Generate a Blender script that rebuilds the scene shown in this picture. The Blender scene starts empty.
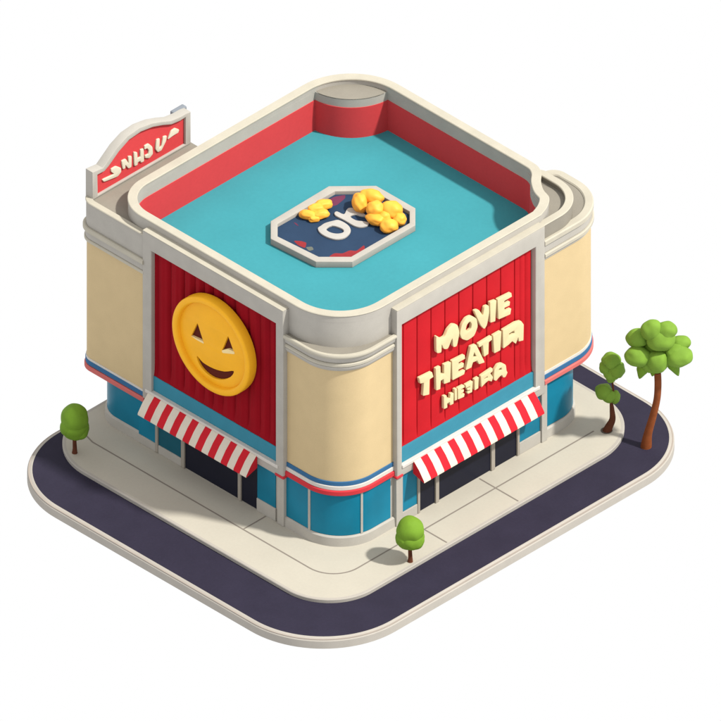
import bpy, bmesh, math, random
from mathutils import Vector, Matrix, noise
random.seed(7)
R2 = math.sqrt(2.0)
K, PX0, PY0 = 20.0, 340.0, 561.0          # survey scale of the site drawing
SE = 0.58; CE = math.sqrt(1 - SE*SE); EL = math.asin(SE)
scene = bpy.context.scene
COL = scene.collection

# ---------------------------------------------------------------- survey helpers
def on_y(px, py, y):      # point on a vertical plane facing -Y  -> (x, z)
    u = (px-PX0)/K; x = y + u*R2; v = (x+y)/R2
    return (x, (PY0 - K*SE*v - py)/(K*CE))
def on_x(px, py, x):      # point on a vertical plane facing -X  -> (y, z)
    u = (px-PX0)/K; y = x - u*R2; v = (x+y)/R2
    return (y, (PY0 - K*SE*v - py)/(K*CE))
def on_z(px, py, z):      # point on a level plane -> (x, y)
    u = (px-PX0)/K; v = ((PY0-py)/K - z*CE)/SE
    return ((u+v)/R2, (v-u)/R2)

# ---------------------------------------------------------------- materials
def mat(name, col, rough=0.75, spec=0.12, var=0.05, scale=1.2, bump=0.0, bscale=30, fine=0.03, coat=0.0):
    m = bpy.data.materials.new(name); m.use_nodes = True
    nt = m.node_tree; b = nt.nodes['Principled BSDF']
    b.inputs['Roughness'].default_value = rough
    b.inputs['Specular IOR Level'].default_value = spec
    b.inputs['Coat Weight'].default_value = coat
    b.inputs['Coat Roughness'].default_value = 0.25
    tc = nt.nodes.new('ShaderNodeTexCoord')
    n1 = nt.nodes.new('ShaderNodeTexNoise'); n1.inputs['Scale'].default_value = scale; n1.inputs['Detail'].default_value = 3
    n2 = nt.nodes.new('ShaderNodeTexNoise'); n2.inputs['Scale'].default_value = scale*14; n2.inputs['Detail'].default_value = 2
    nt.links.new(tc.outputs['Object'], n1.inputs['Vector']); nt.links.new(tc.outputs['Object'], n2.inputs['Vector'])
    a = nt.nodes.new('ShaderNodeMath'); a.operation = 'MULTIPLY_ADD'
    a.inputs[1].default_value = var*4; a.inputs[2].default_value = 1-var*2
    nt.links.new(n1.outputs['Fac'], a.inputs[0])
    c = nt.nodes.new('ShaderNodeMath'); c.operation = 'MULTIPLY_ADD'
    c.inputs[1].default_value = fine*4; c.inputs[2].default_value = 1-fine*2
    nt.links.new(n2.outputs['Fac'], c.inputs[0])
    d = nt.nodes.new('ShaderNodeMath'); d.operation = 'MULTIPLY'
    nt.links.new(a.outputs[0], d.inputs[0]); nt.links.new(c.outputs[0], d.inputs[1])
    v = nt.nodes.new('ShaderNodeVectorMath'); v.operation = 'SCALE'
    v.inputs[0].default_value = col
    nt.links.new(d.outputs[0], v.inputs['Scale'])
    nt.links.new(v.outputs[0], b.inputs['Base Color'])
    if bump:
        n3 = nt.nodes.new('ShaderNodeTexNoise'); n3.inputs['Scale'].default_value = bscale; n3.inputs['Detail'].default_value = 4
        nt.links.new(tc.outputs['Object'], n3.inputs['Vector'])
        bp = nt.nodes.new('ShaderNodeBump'); bp.inputs['Strength'].default_value = bump; bp.inputs['Distance'].default_value = 0.03
        nt.links.new(n3.outputs['Fac'], bp.inputs['Height']); nt.links.new(bp.outputs[0], b.inputs['Normal'])
    return m
M = {
 'stone':   mat('painted_stone', (.375,.355,.32), bump=.05),
 'ledge':   mat('grey_roofing', (.235,.215,.18), bump=.05),
 'trim':    mat('cream_trim', (.42,.39,.32), rough=.6),
 'wall':    mat('cream_plaster', (.52,.40,.225), var=.03, bump=.04),
 'teal':    mat('teal_roof_deck', (.042,.245,.285), var=.05, scale=.35, bump=.04),
 'tealglass': mat('teal_glass', (.005,.155,.25), rough=.35, spec=.12, var=.16, scale=.45, fine=.01, coat=.04),  # broad tone variation in the colour imitates reflections on the panes
 'darkteal': mat('dark_teal_glass', (.006,.085,.125), rough=.35, spec=.12, var=.06, coat=.08),
 'tealband': mat('teal_band_paint', (.038,.205,.290)),
 'navy':    mat('navy_glass', (.009,.010,.020), rough=.35, spec=.1, var=.1, fine=.01, coat=.08),
 'red':     mat('red_lining_paint', (.54,.05,.055), var=.03, scale=.5),
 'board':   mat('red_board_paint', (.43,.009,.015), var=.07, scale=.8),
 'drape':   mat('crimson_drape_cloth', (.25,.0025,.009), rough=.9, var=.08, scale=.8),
 'awred':   mat('awning_red_cloth', (.50,.016,.026), rough=.9),
 'awwhite': mat('awning_white_cloth', (.60,.54,.45), rough=.9),
 'letter':  mat('cream_letter_paint', (.62,.52,.30), rough=.6),
 'white':   mat('white_paint', (.55,.52,.48), rough=.6),
 'paleletter': mat('pale_cream_letter_paint', (.60,.56,.44), rough=.6),
 'greyletter': mat('pale_grey_letter_paint', (.40,.385,.36), rough=.6),
 'coin':    mat('yellow_coin_enamel', (.84,.41,.016), rough=.4, spec=.12, var=.04),
 'brown':   mat('dark_brown_recess', (.09,.012,.006)),
 'pale':    mat('pale_gold_lip', (.80,.62,.30)),
 'blue':    mat('blue_stripe_paint', (.035,.12,.25)),
 'redstripe': mat('red_stripe_paint', (.50,.035,.045)),
 'pink':    mat('faded_red_stripe_paint', (.52,.13,.12)),
 'asphalt': mat('asphalt', (.023,.020,.037), var=.10, scale=.6, bump=.15, bscale=60, fine=.06),
 'paving':  mat('pavement_concrete', (.415,.388,.328), var=.03, scale=.5, bump=.05, fine=.02),
 'joint':   mat('pavement_joint', (.20,.175,.15)),
 'kerb':    mat('kerb_concrete', (.36,.335,.30), var=.04),
 'edge':    mat('slab_side_concrete', (.32,.28,.245), var=.05),
 'leaf':    mat('green_foliage', (.135,.25,.022), rough=.7, var=.12, scale=1.6, bump=.08, bscale=9),
 'leaf2':   mat('fresh_green_foliage', (.155,.275,.034), rough=.7, var=.12, scale=1.6, bump=.08, bscale=9),
 'bark':    mat('brown_bark', (.10,.032,.016), rough=.85, var=.15, scale=3, bump=.3, bscale=18),
 'bark2':   mat('orange_brown_bark', (.19,.052,.016), rough=.85, var=.15, scale=3, bump=.3, bscale=14),
 'popcorn': mat('butter_yellow_popcorn', (.85,.40,.05), rough=.5, spec=.2, var=.08, scale=2),
 'panel':   mat('navy_blue_panel', (.020,.042,.085), var=.10, scale=.8),
 'patchred': mat('worn_red_patch', (.24,.025,.03), var=.12, scale=3),
 'patchpurple': mat('worn_purple_patch', (.13,.03,.065), var=.12, scale=3),
 'patchgrey': mat('grey_patch', (.12,.13,.11)),
 'soil':    mat('dark_soil', (.10,.085,.07)),
 'steel':   mat('blue_grey_metal', (.20,.22,.25)),
 'mull':    mat('warm_grey_mullion', (.30,.27,.23)),
}

# ---------------------------------------------------------------- object helpers
def link(name, me, m, parent=None, angle=35, bevel=0):
    o = bpy.data.objects.new(name, me); COL.objects.link(o)
    ms = m if isinstance(m, (list, tuple)) else [m]
    idx = [p.material_index for p in me.polygons]
    me.materials.clear()
    for q in ms: me.materials.append(M[q])
    if len(ms) > 1:
        for p, i in zip(me.polygons, idx): p.material_index = i
    if len(me.polygons):
        for p in me.polygons: p.use_smooth = True
        me.set_sharp_from_angle(angle=math.radians(angle))
    if bevel:
        b = o.modifiers.new('bevel', 'BEVEL'); b.width = bevel; b.segments = 3; b.limit_method = 'ANGLE'; b.harden_normals = False
    if parent: o.parent = parent
    return o
def from_bm(name, bm, m, parent=None, **k):
    bmesh.ops.recalc_face_normals(bm, faces=bm.faces)
    me = bpy.data.meshes.new(name); bm.to_mesh(me); bm.free()
    return link(name, me, m, parent, **k)
def thing(name, label, cat, group=None, loc=(0,0,0)):
    o = bpy.data.objects.new(name, None); COL.objects.link(o); o.location = loc
    o['label'] = label; o['category'] = cat
    if group: o['group'] = group
    return o
def structure(o): o['kind'] = 'structure'; return o

def add_box(bm, x0,x1,y0,y1,z0,z1):
    vs = [bm.verts.new((x,y,z)) for z in (z0,z1) for y in (y0,y1) for x in (x0,x1)]
    for f in ((0,2,3,1),(4,5,7,6),(0,1,5,4),(2,6,7,3),(0,4,6,2),(1,3,7,5)):
        bm.faces.new([vs[i] for i in f])
def boxes(name, lst, m, parent=None, **k):
    bm = bmesh.new()
    for b in lst: add_box(bm, *b)
    return from_bm(name, bm, m, parent, **k)

def rounded(corners, closed=True, seg=14):
    """corners: (x, y, radius) -> smooth path"""
    n = len(corners); out = []
    for i, c in enumerate(corners):
        p = Vector(c[:2]); r = c[2] if len(c) > 2 else 0
        if r <= 0 or (not closed and i in (0, n-1)): out.append((p.x, p.y)); continue
        a = Vector(corners[(i-1) % n][:2]) - p; b = Vector(corners[(i+1) % n][:2]) - p
        a.normalize(); b.normalize()
        half = a.angle(b)/2; t = r/math.tan(half)
        cen = p + (a+b).normalized()*(r/math.sin(half))
        s = p + a*t - cen; e = p + b*t - cen
        a0 = math.atan2(s.y, s.x); a1 = math.atan2(e.y, e.x)
        d = (a1-a0+math.pi) % (2*math.pi) - math.pi
        for k in range(seg+1):
            th = a0 + d*k/seg
            out.append((cen.x + r*math.cos(th), cen.y + r*math.sin(th)))
    return out
def normals(path, closed):
    n = len(path); res = []
    for i in range(n):
        p = Vector(path[i])
        a = Vector(path[i-1]) if (i > 0 or closed) else None
        b = Vector(path[(i+1) % n]) if (i < n-1 or closed) else None
        ds = []
        if a is not None and (p-a).length > 1e-6: ds.append((p-a).normalized())
        if b is not None and (b-p).length > 1e-6: ds.append((b-p).normalized())
        ns = [Vector((d.y, -d.x)) for d in ds]
        m = sum(ns, Vector((0,0))).normalized()
        c = max(m.dot(ns[0]), .4)
        res.append(m/c)
    return res
def offset(path, d, closed=True):
    return [(p[0]+n.x*d, p[1]+n.y*d) for p, n in zip(path, normals(path, closed))]
def sweep_into(bm, path, prof, closed=False):
    ns = normals(path, closed); rings = []
    for p, n in zip(path, ns):
        rings.append([bm.verts.new((p[0]+n.x*o, p[1]+n.y*o, z)) for o, z in prof])
    m = len(prof); n = len(rings)
    for i in range(n if closed else n-1):
        A, B = rings[i], rings[(i+1) % n]
        for j in range(m):
            bm.faces.new((A[j], A[(j+1) % m], B[(j+1) % m], B[j]))
    if not closed:
        bm.faces.new(rings[0]); bm.faces.new(rings[-1])
def sweep(name, path, prof, m, parent=None, closed=False, **k):
    bm = bmesh.new(); sweep_into(bm, path, prof, closed); return from_bm(name, bm, m, parent, **k)
def R(o0, o1, z0, z1, c=0.0):           # rectangular profile with chamfered corners
    if not c: return [(o0,z0),(o1,z0),(o1,z1),(o0,z1)]
    return [(o0,z0),(o1-c,z0),(o1,z0+c),(o1,z1-c),(o1-c,z1),(o0+c,z1),(o0,z1-c)]
def bull(o0, o1, z0, z1, n=7):          # half-round nosing
    r = (z1-z0)/2; zc = (z0+z1)/2; out = [(o0,z0)]
    for k in range(n+1):
        t = -math.pi/2 + math.pi*k/n
        out.append((o1 - r*.8 + r*.8*math.cos(t), zc + r*math.sin(t)))
    out.append((o0,z1)); return out
def prism_into(bm, path, z0, z1):
    a = [bm.verts.new((p[0],p[1],z0)) for p in path]; b = [bm.verts.new((p[0],p[1],z1)) for p in path]
    n = len(path)
    for i in range(n): bm.faces.new((a[i],a[(i+1)%n],b[(i+1)%n],b[i]))
    bm.faces.new(a[::-1]); bm.faces.new(b)
def prism(name, path, z0, z1, m, parent=None, **k):
    bm = bmesh.new(); prism_into(bm, path, z0, z1); return from_bm(name, bm, m, parent, **k)
def subpath(path, px0, px1):            # piece of a path between two bearings
    u0, u1 = (px0-PX0)/K, (px1-PX0)/K
    us = [(p[0]-p[1])/R2 for p in path]; out = []
    def at(u):
        for i in range(len(path)-1):
            if us[i] <= u <= us[i+1] and us[i+1] > us[i]:
                t = (u-us[i])/(us[i+1]-us[i])
                return (path[i][0]+(path[i+1][0]-path[i][0])*t, path[i][1]+(path[i+1][1]-path[i][1])*t)
        return path[0] if u < us[0] else path[-1]
    out.append(at(u0)); out += [p for p, u in zip(path, us) if u0+.02 < u < u1-.02]; out.append(at(u1))
    return [p for i, p in enumerate(out) if i == 0 or (Vector(p)-Vector(out[i-1])).length > 1e-4]
def smooth_loop(pts, n=5):
    out = []; m = len(pts)
    for i in range(m):
        p0, p1, p2, p3 = (Vector(pts[(i+k-1) % m]) for k in range(4))
        for s in range(n):
            t = s/n
            q = .5*((2*p1)+(-p0+p2)*t+(2*p0-5*p1+4*p2-p3)*t*t+(-p0+3*p1-3*p2+p3)*t**3)
            out.append((q.x, q.y))
    return out
def soften(pts, f=.22):                 # cut the corners a little
    out = []; m = len(pts)
    for i in range(m):
        p = Vector(pts[i]); a = Vector(pts[i-1]); b = Vector(pts[(i+1) % m])
        q0 = p+(a-p)*f; q1 = p+(b-p)*f
        out += [tuple(q0), tuple((q0+q1+2*p)/4), tuple(q1)]
    return out
FR = {  # local frames of the plates: columns are right, up, outward
 'y': Matrix(((1,0,0),(0,0,-1),(0,1,0))),
 'x': Matrix(((0,0,-1),(-1,0,0),(0,1,0))),
 'z': Matrix(((1,0,0),(0,1,0),(0,0,1)))}
def plate(name, loops, face, d0, d1, m, parent=None, bevel=0.0, angle=35):
    """solid plate bounded by outline loops (holes allowed); d0..d1 = coordinate of its back and front plane"""
    cu = bpy.data.curves.new('outline', 'CURVE'); cu.dimensions = '2D'; cu.fill_mode = 'BOTH'
    th = abs(d1-d0)/2
    cu.extrude = max(th-bevel, .001); cu.bevel_depth = bevel; cu.bevel_resolution = 2; cu.offset = -bevel
    for lp in loops:
        s = cu.splines.new('POLY'); s.points.add(len(lp)-1); s.use_cyclic_u = True
        for q, p in zip(s.points, lp):
            a = -p[0] if face == 'x' else p[0]
            q.co = (a, p[1], 0, 1)
    o = bpy.data.objects.new('tmp', cu); COL.objects.link(o)
    bpy.context.view_layer.update()
    me = bpy.data.meshes.new_from_object(o.evaluated_get(bpy.context.evaluated_depsgraph_get()))
    bpy.data.objects.remove(o); bpy.data.curves.remove(cu)
    mid = (d0+d1)/2
    T = {'y': Vector((0,mid,0)), 'x': Vector((mid,0,0)), 'z': Vector((0,0,mid))}[face]
    me.transform(Matrix.Translation(T) @ FR[face].to_4x4())
    me.name = name
    bm = bmesh.new(); bm.from_mesh(me); bmesh.ops.remove_doubles(bm, verts=bm.verts, dist=1e-5); bm.to_mesh(me); bm.free()
    return link(name, me, m, parent, angle=angle)
def blob_into(bm, c, r, rot=0, sub=3, rough=.05, seed=0, tilt=0):
    res = bmesh.ops.create_icosphere(bm, subdivisions=sub, radius=1)
    MM = Matrix.Translation(c) @ Matrix.Rotation(rot,4,'Z') @ Matrix.Rotation(tilt,4,'Y') @ Matrix.Diagonal((r[0],r[1],r[2],1))
    for v in res['verts']:
        k = 1 + rough*noise.noise(v.co*1.6 + Vector((seed*3.1, seed*1.7, 0)))*2
        v.co = MM @ (v.co*k)
def tube_into(bm, pts, rad, n=14):
    rings = []
    for i, (p, r) in enumerate(zip(pts, rad)):
        p = Vector(p)
        t = (Vector(pts[min(i+1,len(pts)-1)]) - Vector(pts[max(i-1,0)])).normalized()
        a = t.cross(Vector((0,1,0.01))).normalized(); b = t.cross(a)
        rings.append([bm.verts.new(p + (a*math.cos(2*math.pi*k/n)+b*math.sin(2*math.pi*k/n))*r) for k in range(n)])
    for A, B in zip(rings, rings[1:]):
        for k in range(n): bm.faces.new((A[k],A[(k+1)%n],B[(k+1)%n],B[k]))
    bm.faces.new(rings[0]); bm.faces.new(rings[-1])
def spline3(pts, rad, n=6):
    P, Q = [], []; m = len(pts)
    for i in range(m-1):
        p0, p1, p2, p3 = (Vector(pts[min(max(i+k-1,0),m-1)]) for k in range(4))
        for s in range(n):
            t = s/n
            P.append(.5*((2*p1)+(-p0+p2)*t+(2*p0-5*p1+4*p2-p3)*t*t+(-p0+3*p1-3*p2+p3)*t**3)); Q.append(rad[i]+(rad[i+1]-rad[i])*t)
    P.append(Vector(pts[-1])); Q.append(rad[-1]); return P, Q

# ================================================================= THE SETTING
slab = rounded([(-6.68,-5.50,5.1),(20.9,-5.50,4.7),(20.9,18.2,4.2),(-6.68,18.2,4.7)], seg=24)
structure(prism('ground', offset(slab,-.05), -.74, -.235, 'edge'))
structure(sweep('kerb', slab, [(-.26,-.76),(-.26,-.19),(-.20,-.19),(-.02,-.30),(.0,-.325),(.0,-.76)], 'kerb', closed=True))
structure(prism('road', offset(slab,-.2), -.3, -.2, 'asphalt'))
pave = rounded([(-3.62,-2.88,3.0),(19.35,-2.88,3.6),(19.35,18.12,3.0),(-3.62,18.12,3.6)], seg=24)
bm = bmesh.new(); prism_into(bm, offset(pave,-.03), -.25, 0)
o = structure(from_bm('pavement', bm, 'paving'))
structure(sweep('pavement_kerb', pave, R(-.2,0,-.24,.004,.03), 'kerb', closed=True))
jp = rounded([(-1.5,17.1),(-1.5,-1.05,1.5),(17.2,-1.05)], closed=False)
jp = rounded([(-.9,17.6),(-1.25,16.9),(-1.5,16.0),(-1.5,-1.05,1.7),(16.9,-1.05)], closed=False)
bm = bmesh.new()
def ribbon(bm, path, w, z):
    ns = normals(path, False)
    L = [bm.verts.new((p[0]+n.x*w, p[1]+n.y*w, z)) for p, n in zip(path, ns)]
    Q = [bm.verts.new((p[0]-n.x*w, p[1]-n.y*w, z)) for p, n in zip(path, ns)]
    for i in range(len(path)-1): bm.faces.new((L[i], L[i+1], Q[i+1], Q[i]))
ribbon(bm, jp, .045, .004)
ribbon(bm, [(9.95,.1),(9.95,-2.66)], .04, .008)
ribbon(bm, [(4.9,-1.1),(4.9,-2.66)], .04, .008)
ribbon(bm, [(.1,5.35),(-1.5,5.35)], .04, .008)
structure(from_bm('pavement_joint', bm, 'joint'))

# ================================================================= THE THEATER
T = thing('movie_theater', 'cream art deco movie theater with open teal roof and striped awnings', 'cinema')
ZT = 13.62                                                       # parapet height
S_out = [(14.6,.42),(15.35,.72),(15.95,1.2),(16.2,1.85),(16.62,2.45),(17.15,2.95),(17.45,3.5),(17.5,4.2)]
S_in  = [(14.35,.85),(15.05,1.1),(15.55,1.5),(15.78,2.1),(16.25,2.8),(16.75,3.25),(17.02,3.75),(17.07,4.3)]
def sm_open(p, n=5):
    q = []; m = len(p)
    for i in range(m-1):
        p0, p1, p2, p3 = (Vector(p[min(max(i+k-1,0),m-1)]) for k in range(4))
        for s in range(n):
            t = s/n; w = .5*((2*p1)+(-p0+p2)*t+(2*p0-5*p1+4*p2-p3)*t*t+(-p0+3*p1-3*p2+p3)*t**3); q.append((w.x,w.y))
    q.append(p[-1]); return q
O = rounded([(.42,.42,3.1)] + S_out + [(17.5,16.7,3.4),(.42,16.7,2.2)], seg=18)
i0 = next(i for i, p in enumerate(O) if abs(p[0]-14.6) < 1e-6); O = O[:i0] + sm_open(S_out) + O[i0+len(S_out):]
bul = [(17.25+2.78*math.cos(math.radians(t)), 16.45+2.78*math.sin(math.radians(t))) for t in [266-k*(82/16) for k in range(17)]]
I = rounded([(.85,.85,2.2)] + S_in, closed=False)
I = rounded([(.85,8.0),(.85,.85,2.7),(14.35,.85)], closed=False, seg=18)[1:-1] + sm_open(S_in) + bul + rounded([(10,16.27),(.85,16.27,1.8),(.85,8)], closed=False, seg=14)[1:-1]

prism('upper_wall', offset(O,-.02), 3.2, 10.98, 'stone', T)
plo = rounded([(.3,.3,2.3),(17.9,.3,2.0),(17.9,17.6,1.5),(.3,17.6,1.5)], seg=16)
low = prism('lower_wall', plo, 0.0, 3.2, 'stone', T)
PF = [(-.05,0),(.16,0),(.13,.5),(.05,.58),(-.05,.58)]
sweep('plinth', rounded([(.3,4.1),(.3,.3,2.3),(4.1,.3)], closed=False, seg=24), PF, 'stone', low)
sweep('plinth', rounded([(14.45,.3),(17.9,.3,2.0),(17.9,17.6,1.5),(.3,17.6,1.5),(.3,14.05)], closed=False, seg=20), PF, 'stone', low)
# glass of the rounded corners of the ground floor
fr = rounded([(.3,4.1),(.3,.3,2.3),(4.1,.3)], closed=False, seg=20)
for a, b in ((285.5,309),(311,360.3),(362.3,390)):
    sweep('window', subpath(fr, a, b), R(-.02,.035,.6,3.14), 'tealglass', low, angle=50)
for a in (310, 361.3):
    sweep('mullion', subpath(fr, a-1.0, a+1.0), R(-.02,.075,.5,3.14), 'stone', low)
rr = rounded([(14.5,.3),(17.9,.3,2.0),(17.9,6)], closed=False, seg=20)
sweep('window', rr, R(-.02,.035,.62,3.3), 'tealglass', low, angle=50)
ll = rounded([(6,17.6),(.3,17.6,1.5),(.3,14.0)], closed=False, seg=20)
sweep('window', ll, R(-.02,.035,.55,2.68), 'tealglass', low, angle=50)

plate('roof_deck', [offset(I,.1)], 'z', 10.9, 11.0, 'teal', T)
par = plate('parapet', [O, I], 'z', 10.985, 13.34, 'stone', T)
sweep('parapet_top', O, R(-.436,.004,13.27,ZT), 'stone', T, closed=True)
sweep('coping', O, R(-.47,.03,ZT+.003,ZT+.09,.03), 'trim', T, closed=True)
sweep('red_lining', offset(I,-.002), R(-.035,0,11.0,12.84), 'red', par, closed=True)

prism('ledge', rounded([(17.06,13.75),(17.06,16.26,2.4),(14.55,16.26)], closed=False) + bul[::-1][1:-1], 13.30, 13.358, 'ledge', par)
# rounded corner towers -------------------------------------------------------
def shell(path, inner): return path + inner
# front tower
fp = rounded([(.3,4.35),(.3,.3,2.2),(4.35,.3)], closed=False, seg=22)
fi = rounded([(4.35,.62),(.62,.62,2.8),(.62,4.35)], closed=False, seg=22)
ft = prism('corner_tower', fp+fi, 3.12, 11.70, 'wall', T, angle=50)
prism('ledge', offset(fp,.14,False)+fi, 11.703, 11.76, 'ledge', ft)
sweep('cornice', fp, [(.11,11.60),(.25,11.60),(.29,11.66),(.29,11.76),(.25,11.82),(.11,11.82)], 'trim', ft)
sweep('cornice_band', fp, [(-.01,11.24),(.08,11.24),(.18,11.36),(.22,11.60),(.22,11.70),(-.01,11.70)], 'stone', ft)
sweep('cornice', fp, R(0,.18,11.02,11.24,.05), 'trim', ft)
sweep('cornice_band', fp, [(-.01,10.74),(.05,10.74),(.15,10.90),(.15,11.02),(-.01,11.02)], 'stone', ft)
sweep('blue_stripe', fp, R(-.01,.05,3.66,3.92,.02), 'blue', ft)
sweep('white_stripe', fp, R(-.01,.09,3.42,3.66,.02), 'white', ft)
sweep('red_stripe', fp, R(-.01,.15,3.10,3.42,.05), 'redstripe', ft)
# right tower
rp = rounded([(14.5,.12),(19.3,.12,2.45),(19.3,4.2,.7),(17.6,4.2)], closed=False, seg=22)
ri = [(17.3,4.1)] + sm_open(offset(S_out,-.12,False)[::-1])[2:] + [(14.5,.55)]
rt = prism('corner_tower', rp+ri, 3.5, 12.0, 'wall', T, angle=50)
prism('ledge', offset(rp,-.05,False)+ri, 12.0, 12.24, 'ledge', rt)
sweep('cornice', rp, R(-.34,.14,11.98,12.33,.06), 'trim', rt)
sweep('cornice_band', rp, R(-.01,.05,11.56,11.98), 'stone', rt)
sweep('cornice', rp, R(-.01,.16,11.28,11.54,.05), 'trim', rt)
sweep('cornice_band', rp, R(-.01,.05,11.12,11.26), 'stone', rt)
sweep('white_stripe', rp, R(-.01,.04,4.06,4.22), 'white', rt)
sweep('blue_stripe', rp, R(-.01,.07,3.78,4.06,.02), 'blue', rt)
sweep('red_stripe', rp, R(-.3,.13,3.46,3.76,.05), 'pink', rt)
# small turret loop on the right tower
tp = rounded([(14.5,.16),(17.9,.16,2.2),(17.9,3.75,.35),(17.3,3.75)], closed=False, seg=22)
prism('turret_floor', offset(tp,-.1,False)+ri, 12.0, 12.86, 'ledge', rt)
sweep('turret_wall', tp, R(-.3,0,12.24,13.12), 'ledge', rt)
sweep('turret_coping', tp, R(-.38,.04,13.123,13.21,.03), 'trim', rt)
# left tower
lp = rounded([(7.5,18.47),(.12,18.47,.75),(.12,13.9)], closed=False, seg=20)
li = rounded([(.62,13.9),(.62,16.5,2.0),(7.5,16.5)], closed=False, seg=16)
lt = prism('corner_tower', lp+li, 2.7, 12.6, 'wall', T, angle=50)
prism('ledge', offset(lp,-.1,False)+li, 12.6, 12.84, 'ledge', lt)
sweep('fascia', lp, R(-.25,.03,11.45,12.86), 'stone', lt)
sweep('coping', lp, R(-.30,.07,12.863,12.96,.03), 'trim', lt)
sweep('cornice', lp, R(-.01,.20,11.18,11.48,.06), 'trim', lt)
sweep('cornice_band', lp, R(-.01,.07,10.78,11.12), 'stone', lt)
sweep('cornice', lp, R(-.01,.13,10.56,10.76,.04), 'trim', lt)
sweep('white_stripe', lp, R(-.01,.04,3.30,3.42), 'white', lt)
sweep('blue_stripe', lp, R(-.01,.07,3.02,3.30,.02), 'blue', lt)
sweep('red_stripe', lp, R(-.3,.12,2.68,2.98,.05), 'pink', lt)

# portal frames ---------------------------------------------------------------
YL0, YL1 = 4.03, 13.98
lf = plate('portal_frame', [[(YL0,3.0),(YL1,3.0),(YL1,13.26),(YL0,13.26)], [(YL0+.53,3.5),(13.36,3.5),(13.36,12.28),(YL0+.53,12.28)]],
      'x', .46, 0.0, 'stone', T, bevel=.05)
boxes('frame_cap', [(-.004,.45,YL0+.02,YL1-.02,13.262,13.30)], 'trim', lf, bevel=.015)
XR1 = 14.5
rf = plate('portal_frame', [[(YL0,3.0),(XR1,3.0),(XR1,13.26),(YL0,13.26)], [(YL0+.37,3.5),(13.85,3.5),(13.85,12.28),(YL0+.37,12.28)]],
      'y', .46, 0.0, 'stone', T, bevel=.05)
boxes('frame_cap', [(YL0+.02,XR1-.02,-.004,.45,13.262,13.30)], 'trim', rf, bevel=.015)
# end pieces rising from the parapet where the frames stop
# pillars below the frames, both sides of the front corner
boxes('pillar', [(.07,.4,YL0+.03,YL0+.50,0,2.998)], 'stone', T, bevel=.03)
boxes('pillar', [(YL0+.03,YL0+.50,.07,.4,0,2.998)], 'stone', T, bevel=.03)
boxes('red_stripe', [(-.05,.36,YL0-.06,YL0+.56,2.98,3.14)], 'redstripe', lf, bevel=.05)
boxes('red_stripe', [(YL0-.06,YL0+.42,-.05,.36,2.98,3.14)], 'redstripe', rf, bevel=.05)

# curtains in the frames
def pleated(name, face, a0, a1, z0, z1, base, fn, m, parent, n=260):
    bm = bmesh.new(); P = lambda d, a, z: bm.verts.new((d,a,z) if face == 'x' else (a,d,z))
    levels = [(z0,0),(4.5,0),(4.62,.25),(4.85,.7),(5.3,1),(z1,1)]
    rows = [[P(base + fn(a0+(a1-a0)*k/n)*w, a0+(a1-a0)*k/n, z) for k in range(n+1)] for z, w in levels]
    back = [[P(.43, a0+(a1-a0)*k/n, z) for k in range(n+1)] for z in (z0, z1)]
    for A, B in list(zip(rows, rows[1:])) + [(back[0], back[1]), (rows[0], back[0]), (rows[-1], back[1])]:
        for k in range(n): bm.faces.new((A[k], A[k+1], B[k+1], B[k]))
    for k in (0, n): bm.faces.new([r[k] for r in rows] + [back[1][k], back[0][k]])
    return from_bm(name, bm, m, parent, angle=60)
def drape(a):                            # depth of the folds behind the cloth front
    b = a*4.1 + .7*math.sin(a*1.3)
    return .19*(1-abs(math.sin(b))**.6) + .012*(1+math.sin(a*19))
def boards(a):
    t = ((a-4.75) % .985)/.985
    g = min(t, 1-t)*.985
    if a < 12.95: return .05*(1-math.sin(t*math.pi)**.6) + (.09*(1-g/.04) if g < .04 else 0)
    return .10*(1-abs(math.sin((a-12.95)*7))**.7)
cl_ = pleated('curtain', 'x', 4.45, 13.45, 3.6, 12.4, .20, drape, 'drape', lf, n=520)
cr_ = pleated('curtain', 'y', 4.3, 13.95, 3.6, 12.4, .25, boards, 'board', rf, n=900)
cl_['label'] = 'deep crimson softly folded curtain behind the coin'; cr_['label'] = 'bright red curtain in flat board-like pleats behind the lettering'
# teal band and moulding
boxes('band', [(.17,.36,YL0+.5,13.4,3.66,4.55)], 'tealband', lf, bevel=.01)
boxes('moulding', [(-.06,.30,YL0+.35,13.75,3.47,3.665)], 'white', lf, bevel=.03)
boxes('band', [(YL0+.35,13.88,.16,.36,3.66,4.55)], 'tealband', rf, bevel=.01)
boxes('moulding', [(YL0+.35,14.1,-.06,.30,3.47,3.665)], 'white', rf, bevel=.03)

# shop fronts -----------------------------------------------------------------
def SL(p): return on_x(p, 0, .2)[0]
def SR(p): return on_y(p, 0, .2)[0]
sl = boxes('shopfront', [(.21,.33,YL0+.5,14.05,0,3.47)], 'stone', T)
def L(name, a, b, z0, z1, d, m, **k):
    y1, y0 = SL(a), SL(b); return boxes(name, [(d,.22,y0,y1,z0,z1)], m, sl, **k)
L('window', 139.2,156.4, .5,3.4,.17,'tealglass'); L('window', 159,182, .5,3.4,.18,'darkteal')
L('glass_door', 185.6,238.8, .04,3.4,.185,'navy'); L('glass_door', 242,257.4, .04,3.4,.185,'navy')
L('window', 257.8,276, .78,3.44,.17,'tealglass')
for a, b, m in ((156.4,158.9,'mull'),(182.2,185.5,'mull'),(239,241.9,'mull')): L('mullion', a,b, .02,3.42,.10,m, bevel=.015)
L('plinth', 139,156.4, 0,.5,.12,'stone',bevel=.02); L('plinth', 158.9,182.2, 0,.5,.13,'stone',bevel=.02); L('plinth', 257.6,276.5, 0,.78,.12,'stone',bevel=.02)
L('transom', 261,276.5, 3.1,3.46,.08,'pink',bevel=.01)
L('red_stripe', 257.6,276.5, 2.96,3.1,.06,'redstripe',bevel=.02)
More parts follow.
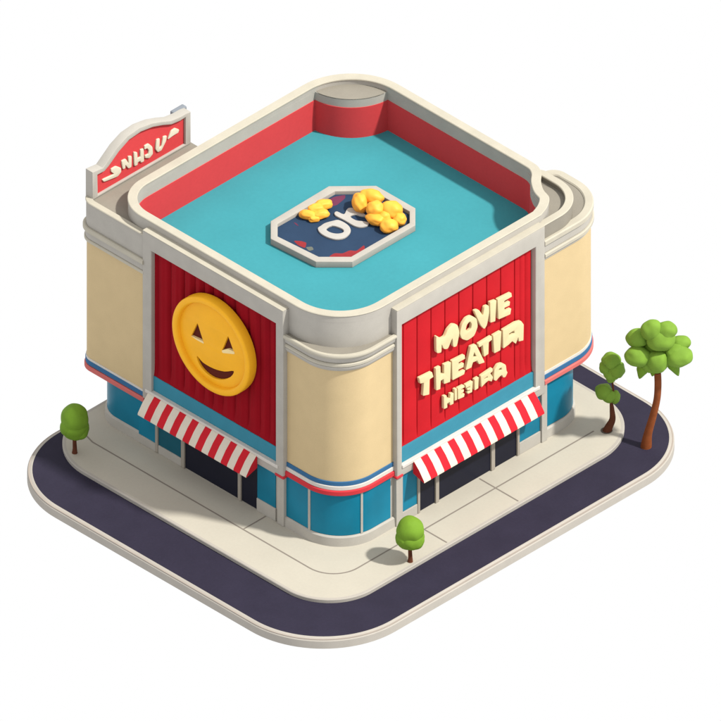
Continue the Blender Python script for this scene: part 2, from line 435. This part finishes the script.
sr = boxes('shopfront', [(YL0+.5,14.5,.21,.33,0,3.47)], 'stone', T)
def Q(name, a, b, z0, z1, d, m, **k):
    return boxes(name, [(SR(a),SR(b),d,.22,z0,z1)], m, sr, **k)
Q('window', 396.5,416.4, .62,3.44,.17,'tealglass')
Q('glass_door', 419,434.4, .04,3.4,.185,'navy'); Q('glass_door', 438,490, .04,3.4,.185,'navy'); Q('glass_door', 494,516, .04,3.4,.185,'navy')
Q('window', 518.6,539.4, .72,3.44,.17,'tealglass')
for a, b in ((416.6,418.9),(434.6,437.9),(490.2,493.8),(516.2,518.4)): Q('mullion', a,b, .02,3.42,.10,'mull', bevel=.015)
Q('pilaster', 539.8,545.2, .0,3.46,.05,'stone',bevel=.02)
Q('plinth', 396.3,416.5, 0,.60,.12,'stone',bevel=.02); Q('plinth', 518.5,539.6, 0,.70,.12,'stone',bevel=.02)
Q('red_stripe', 397,412, 2.96,3.14,.06,'redstripe',bevel=.02)

# awnings ---------------------------------------------------------------------
def awning(face, a0, a1, n, first, zt=3.56, zb=2.68, d=.80):
    bm = bmesh.new(); prof = [(-.02,zt),(-.10,zt-.02),(-.45,zt-.38),(-d,zb),(-d-.01,zb-.10),(-d+.05,zb-.10),(-.02,zb+.12)]
    rings = []
    for k in range(n+1):
        a = a0+(a1-a0)*k/n
        rings.append([bm.verts.new((p,a,z) if face == 'x' else (a,p,z)) for p, z in prof])
    m = len(prof)
    for k in range(n):
        for j in range(m):
            f = bm.faces.new((rings[k][j],rings[k][(j+1)%m],rings[k+1][(j+1)%m],rings[k+1][j]))
            f.material_index = (k+first) % 2
    f = bm.faces.new(rings[0]); f.material_index = 0
    f = bm.faces.new(rings[-1]); f.material_index = 0
    o = from_bm('awning', bm, ['awred','awwhite'], T, angle=30)
    o['label'] = 'red and white striped awning over the ' + ('shaded left' if face == 'x' else 'sunlit right') + ' shopfront'
    return o
awning('x', 13.5, 5.83, 17, 1)
awning('y', 5.15, 13.65, 18, 1)

# ================================================================= ROOFTOP SIGN
P = 17.95
RS = thing('rooftop_sign', 'red arched sign board with cream script in a grey frame on the left rear tower', 'sign')
inner = [(97.6,174.8),(104.6,171.2),(108.9,166.1),(119.1,151.5),(129.3,139.9),(141,131.8),(152.6,127.2),(162.8,125.3),(171.5,124.6),(180.3,120.9),(185.8,117.3),(185.8,144.6),(98,199.3)]
outer = [(92.6,172.5),(103,168),(106.5,163),(116.8,148),(127.5,136.2),(139.5,128),(152,123.3),(162.5,121.5),(171,120.8),(180,117),(186,113.6),(190.8,111.8),(190.8,154),(92.6,208)]
pin = [on_y(x,y,P) for x,y in inner]; pout = [on_y(x,y,P) for x,y in outer]
pin[-1] = (pin[-1][0], 12.98); pin[-2] = (pin[-2][0], 12.98); pout[-1] = (pout[-1][0], 12.87); pout[-2] = (pout[-2][0], 12.87)
plate('sign_frame', [pout, pin], 'y', P+.5, P, 'stone', RS, bevel=.03)
plate('sign_panel', [[(x,z) for x,z in pin]], 'y', P+.42, P+.14, 'red', RS)
boxes('post', [(6.75,7.66,P+.505,P+.85,12.86,14.78)], 'steel', RS, bevel=.08)
def zoom(pts, ox, oy, s): return [(x/s+ox, y/s+oy) for x, y in pts]
def letters(parent, specs, conv, face, d0, d1, m, bevel, f=.18):
    for loops in specs:
        plate('letter', [soften([conv(*p) for p in lp], f) for lp in loops], face, d0, d1, m, parent, bevel=bevel, angle=50)
S1 = [
 [[(84,478),(168,440),(145,424),(145,405),(178,385),(212,397),(214,424),(190,456),(95,494)]],
 [[(216,350),(245,335),(266,368),(262,318),(286,315),(285,390),(264,402),(242,376),(243,398),(226,408)]],
 [[(300,287),(324,290),(326,332),(346,322),(345,272),(368,264),(371,352),(349,362),(345,348),(327,360),(326,376),(304,386)]],
 [[(374,246),(402,230),(428,252),(432,300),(408,330),(378,330),(378,312),(400,302),(404,276),(392,262),(374,272)]],
 [[(458,202),(478,195),(478,225),(475,262),(490,248),(503,182),(527,176),(522,212),(490,277),(465,290),(450,270),(453,225)]],
 [[(532,204),(558,142),(585,124),(612,134),(606,155),(570,176)]]]
letters(RS, [[zoom(l,90,110,6.867) for l in g] for g in S1], lambda a,b: on_y(a,b,P+.08), 'y', P+.15, P+.06, 'paleletter', .02)

# ================================================================= WALL LETTERING
WL = thing('wall_lettering', 'raised cream letters reading MOVIE THEATIR on the red boards of the right front', 'lettering')
z2 = lambda l: zoom(l,430,285,7.21); z3 = lambda l: zoom(l,415,320,6.27); c4 = lambda l: zoom(l,415,290,5.546); z4 = lambda l: zoom(l,435,355,9.01)
SP = [
 [z3([(133,98),(166,118),(188,106),(206,62),(238,26),(268,30),(280,80),(264,165),(240,172),(236,108),(208,182),(182,184),(168,150),(167,205),(135,210)])],
 [z2([(300,222),(338,243),(346,300),(320,367),(270,402),(230,390),(216,350),(233,285),(263,240)]), z2([(288,262),(303,280),(298,315),(272,340),(258,322),(267,287)])],
 [z2([(320,187),(353,178),(384,225),(394,157),(426,147),(428,200),(412,290),(392,320),(366,292),(342,240)])],
 [z2([(434,125),(480,110),(472,262),(436,273)])],
 [z2([(488,106),(587,57),(592,84),(537,116),(536,140),(578,120),(575,148),(538,166),(540,190),(587,170),(580,212),(494,250)])],
 [c4([(24,490),(95,455),(103,482),(82,496),(80,580),(45,588),(50,515),(30,520)])],
 [c4([(116,437),(142,424),(144,472),(162,464),(162,415),(200,400),(196,510),(162,522),(160,494),(144,503),(141,550),(119,558)])],
 [c4([(206,395),(276,360),(279,381),(243,402),(243,420),(272,406),(270,428),(242,442),(243,462),(279,445),(273,468),(208,502)])],
 [c4([(310,315),(340,303),(388,402),(356,412),(346,392),(322,402),(314,430),(282,446)]), c4([(329,345),(342,368),(322,378)])],
 [c4([(354,300),(426,256),(428,276),(410,290),(408,355),(384,371),(380,335),(377,306),(357,319)])],
 [c4([(434,254),(480,228),(474,335),(440,352)])],
 [c4([(488,224),(560,181),(590,173),(604,192),(602,280),(577,286),(573,262),(560,299),(540,284),(521,303),(490,326)]), c4([(522,243),(551,225),(553,240),(524,257)])],
 [z4([(80,374),(106,366),(111,402),(137,390),(141,350),(170,344),(168,440),(138,454),(134,425),(112,438),(112,475),(82,488)])],
 [z4([(178,312),(198,302),(200,404),(179,414)])],
 [z4([(207,302),(264,273),(268,292),(238,310),(238,324),(262,313),(259,334),(238,346),(239,362),(268,349),(263,378),(208,402)])],
 [z4([(278,272),(342,236),(336,335),(296,352),(294,337),(314,325),(314,314),(294,322),(292,307),(316,294),(316,283),(280,300)])],
 [z4([(358,222),(396,200),(391,300),(359,320)])],
 [z4([(414,192),(520,120),(521,146),(500,166),(525,200),(512,240),(482,232),(455,254),(420,292)]), z4([(446,212),(474,192),(477,204),(450,222)])],
 [z4([(535,142),(570,87),(610,75),(640,90),(646,145),(656,157),(636,200),(616,205),(604,178),(576,204),(552,235),(530,226)]), z4([(576,128),(600,112),(604,134),(577,148)])]]
for i, g in enumerate(SP):
    letters(WL, [g], lambda a,b: on_y(a,b,.02), 'y', .20, .02, 'letter', .018, .24 if i in (0,1,2,18) else .07)

# ================================================================= COIN
CX = -.45; cy, cz = on_x(210.3, 346.8, CX); CR = 2.74
CS = thing('coin_sign', 'big round yellow smiling coin mounted on the crimson curtain', 'sign')
def circ(r, n=72): return [(cy+r*math.cos(2*math.pi*k/n), cz+r*math.sin(2*math.pi*k/n)) for k in range(n)]
bm = bmesh.new(); prof = [(CR-.02,.10),(CR,.0),(CR,-.38),(CR-.03,-.44),(CR-.09,-.47),(CR-.27,-.47),(CR-.33,-.44),(CR-.36,-.38),(CR-.40,-.20),(CR-.40,.10)]
rings = []
for k in range(96):
    t = 2*math.pi*k/96
    rings.append([bm.verts.new((x, cy+r*math.cos(t), cz+r*math.sin(t))) for r, x in prof])
for k in range(96):
    for j in range(len(prof)):
        bm.faces.new((rings[k][j],rings[k][(j+1)%len(prof)],rings[(k+1)%96][(j+1)%len(prof)],rings[(k+1)%96][j]))
from_bm('coin_rim', bm, 'coin', CS, angle=60)
zc = lambda l: [on_x(a,b,-.24) for a,b in zoom(l,160,280,5.546)]
eyeL = zc([(207,238),(240,342),(172,310)]); eyeR = zc([(377,310),(411,405),(343,392)])
mouth = smooth_loop(zc([(204,420),(238,458),(298,492),(358,508),(408,505),(393,536),(350,553),(300,545),(252,512),(216,465)]), 3)
fc = plate('coin_face', [circ(CR-.39), soften(eyeL,.06), soften(eyeR,.06), mouth], 'x', -.0, -.24, 'coin', CS, bevel=.012)
plate('coin_back', [circ(CR-.39)], 'x', .10, -.12, 'brown', CS)
plate('eye_lip', [soften(zc([(171,308),(242,341),(243,353),(205,332)]),.12)], 'x', -.06, -.255, 'pale', fc)
plate('eye_lip', [soften(zc([(343,390),(378,382),(413,398),(414,411),(348,404)]),.12)], 'x', -.06, -.255, 'pale', fc)

# ================================================================= OCTAGONAL ROOF SIGN
OZ = 11.38
OS = thing('octagonal_sign', 'octagonal navy panel in a white frame lying flat on the teal roof', 'sign')
oc = [(328.8,186),(376.3,185.6),(415.4,208),(415.4,225),(352.4,261.6),(316,261.6),(270.6,238.6),(270.6,221)]
ic = [(335,191),(372.5,190.6),(409.6,211.3),(409.6,222.8),(351,256.6),(318.8,256.6),(277.6,236.2),(277.6,223.6)]
ocz = [on_z(a,b,OZ) for a,b in oc][::-1]; icz = [on_z(a,b,OZ) for a,b in ic][::-1]
plate('sign_frame', [ocz, icz], 'z', 11.002, OZ, 'stone', OS, bevel=.03)
plate('sign_panel', [[on_z((a+c)/2,(b+d)/2,OZ) for (a,b),(c,d) in zip(oc[::-1],ic[::-1])]], 'z', 11.004, 11.16, 'panel', OS)
zo = lambda l: zoom(l,295,185,9.01); zp = lambda l: zoom(l,265,190,7.21)
def flat(l, z=11.2): return [on_z(a,b,z) for a,b in l]
plate('letter', [smooth_loop(flat(zo([(232,375),(205,397),(228,438),(290,475),(370,495),(450,480),(500,430),(492,385),(450,348),(390,322),(340,330),(270,350)])),3),
                 smooth_loop(flat(zo([(335,372),(282,402),(310,430),(370,445),(425,438),(440,418),(415,395)])),3)], 'z', 11.16, 11.26, 'greyletter', OS, bevel=.02)
plate('letter', [smooth_loop(flat(zo([(355,258),(380,245),(440,270),(465,230),(490,213),(540,218),(600,250),(645,285),(600,285),(540,270),(498,290),(550,325),(610,333),(665,345),(650,372),(590,386),(530,372),(450,325),(368,283)])),3)], 'z', 11.16, 11.26, 'greyletter', OS, bevel=.02)
for m, l in (('patchpurple',[(440,80),(500,48),(580,35),(578,60),(520,108),(480,118)]),
             ('patchred',[(205,365),(260,368),(300,380),(290,420),(240,400)]),
             ('patchgrey',[(292,412),(340,408),(352,430),(318,440)]),
             ('patchred',[(455,484),(500,455),(560,458),(610,435),(660,440),(716,395),(722,440),(625,488)]),
             ('patchpurple',[(205,232),(228,240),(245,262),(222,250)])):
    plate('patch', [soften(flat(zp(l),11.165))], 'z', 11.161, 11.166, m, OS)
def pile(label, lst, ox, oy, s, z0, blocky=False):
    t = thing('popcorn_pile', label, 'popcorn', 'popcorn on the octagonal sign')
    for i, (x, y, rx, ry, dz, rot) in enumerate(lst):
        a, b = x/s+ox, y/s+oy; r = rx/s/K; r2 = ry/s/K
        c = on_z(a, b, z0+dz)
        bm = bmesh.new()
        if blocky:
            blob_into(bm, (0,0,0), (r*1.2, r2*1.35, r2*1.1), 0, 4, .10, i+20)
            for v in bm.verts:                     # squarer nuggets
                q = v.co; v.co = Vector((math.copysign(abs(q.x/r)**.8*r, q.x), math.copysign(abs(q.y/r2)**.8*r2, q.y), math.copysign(abs(q.z/r2)**.85*r2, q.z)))
            bmesh.ops.transform(bm, matrix=Matrix.Translation((c[0],c[1],z0+dz)) @ Matrix.Rotation(math.radians(rot-45),4,'Z'), verts=bm.verts)
        else:
            blob_into(bm, (c[0],c[1],z0+dz), (r*1.22, r2*1.35, r2*1.2), math.radians(rot-45), 4, .075, i)
        from_bm('popcorn_kernel', bm, 'popcorn', t, angle=180)
pile('large heap of yellow popcorn at the right end of the octagonal sign',
     [(180,205,58,76,.42,10),(288,148,92,56,.50,-28),(318,258,66,62,.62,0),(462,268,88,68,.50,-20),(318,352,78,48,.30,-30),(442,415,70,52,.28,10),(535,355,52,50,.26,0),(395,330,60,46,.36,0)],
     340,180,9.01,11.16)
pile('small heap of chunky yellow popcorn beside the letter O',
     [(255,178,76,42,.30,20),(120,268,70,38,.22,-18),(190,215,66,40,.36,15),(238,262,64,38,.24,20),(172,300,44,30,.16,10)],
     295,185,9.01,11.16, True)

# ================================================================= TREES
def small_tree(bx, by, label, rad, hz, zc_, seed, twig=False):
    t = thing('small_tree', label, 'tree', loc=(bx,by,0), group='small round street trees')
    bm = bmesh.new()
    P_, Q_ = spline3([(0,0,-.02),(.01,0,.25),(0,.01,.7),(0,0,1.2)], [.15,.11,.10,.09]); tube_into(bm, P_, Q_)
    from_bm('trunk', bm, 'bark', t)
    if twig:
        bm = bmesh.new(); tube_into(bm, [(-.26,.26,.82),(-.36,.36,1.0),(-.40,.40,1.3)], [.05,.06,.07], 8); from_bm('branch', bm, 'bark', t)
    bm = bmesh.new()
    blob_into(bm, (0,0,zc_+.24*hz), (rad*.98,rad*.98,hz*.78), 0, 4, .03, seed)
    blob_into(bm, (.0,.0,zc_-.26*hz), (rad*1.0,rad*1.0,hz*.70), 1, 4, .04, seed+1)
    blob_into(bm, (.10,-.22,zc_-.40*hz), (rad*.75,rad*.7,hz*.50), .5, 4, .04, seed+2)
    blob_into(bm, (-.36,.10,zc_-.18*hz), (rad*.6,rad*.6,hz*.50), .2, 4, .04, seed+3)
    from_bm('crown', bm, 'leaf', t, angle=180)
a = on_z(74.7,452.8,0); small_tree(a[0], a[1], 'small round green tree on the left corner of the pavement', .71, 1.0, 1.88, 3)
a = on_z(410.2,561.5,0); small_tree(a[0], a[1], 'small round green tree at the kerb before the right shopfront', .71, .92, 1.72, 9, True)

def in_view(bx, by, px, py, z_guess=None, depth=0.0):
    """local offset of a point that stands in the tree's own picture plane (facing the street corner)"""
    u = (px-PX0)/K; base_u = (bx-by)/R2; base_v = (bx+by)/R2
    v = base_v + depth
    z = (PY0 - K*SE*v - py)/(K*CE)
    x = (u+v)/R2; y = (v-u)/R2
    return Vector((x-bx, y-by, z))
# double-crowned little tree on the right corner of the pavement
bx, by = on_z(606.6,430.5,0)
t = thing('curved_tree', 'little crooked tree with two green clumps on the right pavement corner', 'tree', loc=(bx,by,0))
W = lambda x, y, d=0: in_view(bx, by, x/4.81+590, y/4.81+310, depth=d)
bm = bmesh.new(); P_, Q_ = spline3([W(76,588)-Vector((0,0,.05)), W(92,560), W(108,525), W(106,480), W(103,452)], [.24,.20,.16,.12,.09]); tube_into(bm, P_, Q_, 18)
P_, Q_ = spline3([W(105,462), W(100,430), W(112,395), W(108,345), W(108,300)], [.09,.06,.05,.05,.05]); tube_into(bm, P_, Q_, 10)
from_bm('trunk', bm, 'bark', t, angle=60)
bm = bmesh.new()
for i,(x,y,rx,rz,d) in enumerate([(66,392,42,40,.1),(92,412,36,34,0),(122,418,24,38,.05)]):
    blob_into(bm, W(x,y,d), (rx/4.81/20, rx/4.81/20, rz/4.81/20), .3, 4, .07, i+40)
from_bm('crown', bm, 'leaf2', t, angle=180)
bm = bmesh.new()
for i,(x,y,rx,rz,d) in enumerate([(103,242,46,36,0),(80,275,36,36,.1),(128,285,40,44,-.1),(106,300,42,40,0),(100,325,24,28,0)]):
    blob_into(bm, W(x,y,d), (rx/4.81/20*1.02, rx/4.81/20, rz/4.81/20), .3, 4, .07, i+50)
from_bm('crown', bm, 'leaf2', t, angle=180)
bm = bmesh.new(); prism_into(bm, [(.30*math.cos(k*math.pi/14), .30*math.sin(k*math.pi/14)) for k in range(28)], .006, .014)
from_bm('soil', bm, 'soil', t)
# big palm-like tree
bx, by = on_z(646,446.5,-.2)
t = thing('palm_tree', 'tall palm with fat green lobes and curved brown trunk standing on the road', 'tree', loc=(bx,by,-.2))
def W(x, y, d=0):
    q = in_view(bx, by, x/4.81+590, y/4.81+310, depth=d); q.z += .2; return q
bm = bmesh.new(); P_, Q_ = spline3([W(269,664)-Vector((0,0,.06)), W(272,640), W(280,590), W(303,510), W(322,430), W(327,360), W(325,300)], [.30,.27,.21,.185,.175,.18,.18], 8)
tube_into(bm, P_, Q_, 20); from_bm('trunk', bm, 'bark2', t, angle=60)
def frond(lst, seed):
    bm = bmesh.new()
    for i,(x,y,rx,rz,d,tl) in enumerate(lst):
        c = W(x,y,d); r = rx/4.81/20*1.14; q = rz/4.81/20*1.12
        blob_into(bm, c, (r, r*.8, q), -math.pi/4, 4, .05, seed+i, tl)
    from_bm('frond', bm, 'leaf2', t, angle=180)
frond([(300,98,50,52,-.25,.0),(368,98,46,44,-.25,0),(340,138,62,58,-.28,0)], 1)
frond([(230,135,50,42,.15,0)], 9); frond([(230,222,56,48,-.3,.15)], 13); frond([(436,158,44,32,.25,0)], 17)
frond([(427,222,60,48,-.25,-.15),(410,200,45,34,-.2,0)], 21); frond([(325,248,46,56,-.45,0),(290,265,36,36,-.3,0)], 25)
def leafy(tip, base, w, seed):
    bm = bmesh.new(); a = W(*base); b = W(*tip); P_, Q_ = spline3([a, a*.5+b*.5+Vector((0,0,.05)), b], [w, w*.8, .03], 6); tube_into(bm, P_, Q_, 14); from_bm('frond', bm, 'leaf', t, angle=180)
leafy((238,330), (262,262), .36, 1); leafy((425,316), (385,232), .38, 2); leafy((300,318), (310,262), .3, 3)
bm = bmesh.new(); blob_into(bm, W(330,190,.25), (.9,.6,.75), -math.pi/4, 4, .06, 77); from_bm('frond', bm, 'leaf', t, angle=180)

# ================================================================= LIGHT, WORLD, CAMERA
w = bpy.data.worlds.new('World'); scene.world = w; w.use_nodes = True
bg = w.node_tree.nodes['Background']; bg.inputs[0].default_value = (1,1,1,1); bg.inputs[1].default_value = 1.0
sun = bpy.data.lights.new('sun', 'SUN'); sun.energy = 4.95; sun.angle = math.radians(3.0); sun.color = (1,.97,.90)
so = bpy.data.objects.new('sun', sun); COL.objects.link(so)
el = math.radians(53); az = Vector((.42,-.907))
d = Vector((az.x*math.cos(el), az.y*math.cos(el), math.sin(el)))
so.rotation_euler = d.to_track_quat('Z','Y').to_euler()
so.location = d*60
cam = bpy.data.cameras.new('camera'); cam.type = 'ORTHO'; cam.ortho_scale = 721/K; cam.clip_end = 500
co = bpy.data.objects.new('camera', cam); COL.objects.link(co)
r = Vector((1,-1,0))/R2; up = Vector((SE/R2,SE/R2,CE)); fw = Vector((CE/R2,CE/R2,-SE))
co.location = r*((360.5-PX0)/K) + up*((PY0-360.5)/K) - fw*90
co.rotation_euler = Matrix((r, up, -fw)).transposed().to_euler()
scene.camera = co
scene.view_settings.view_transform = 'Standard'; scene.view_settings.look = 'None'
scene.view_settings.exposure = 0; scene.view_settings.gamma = 1
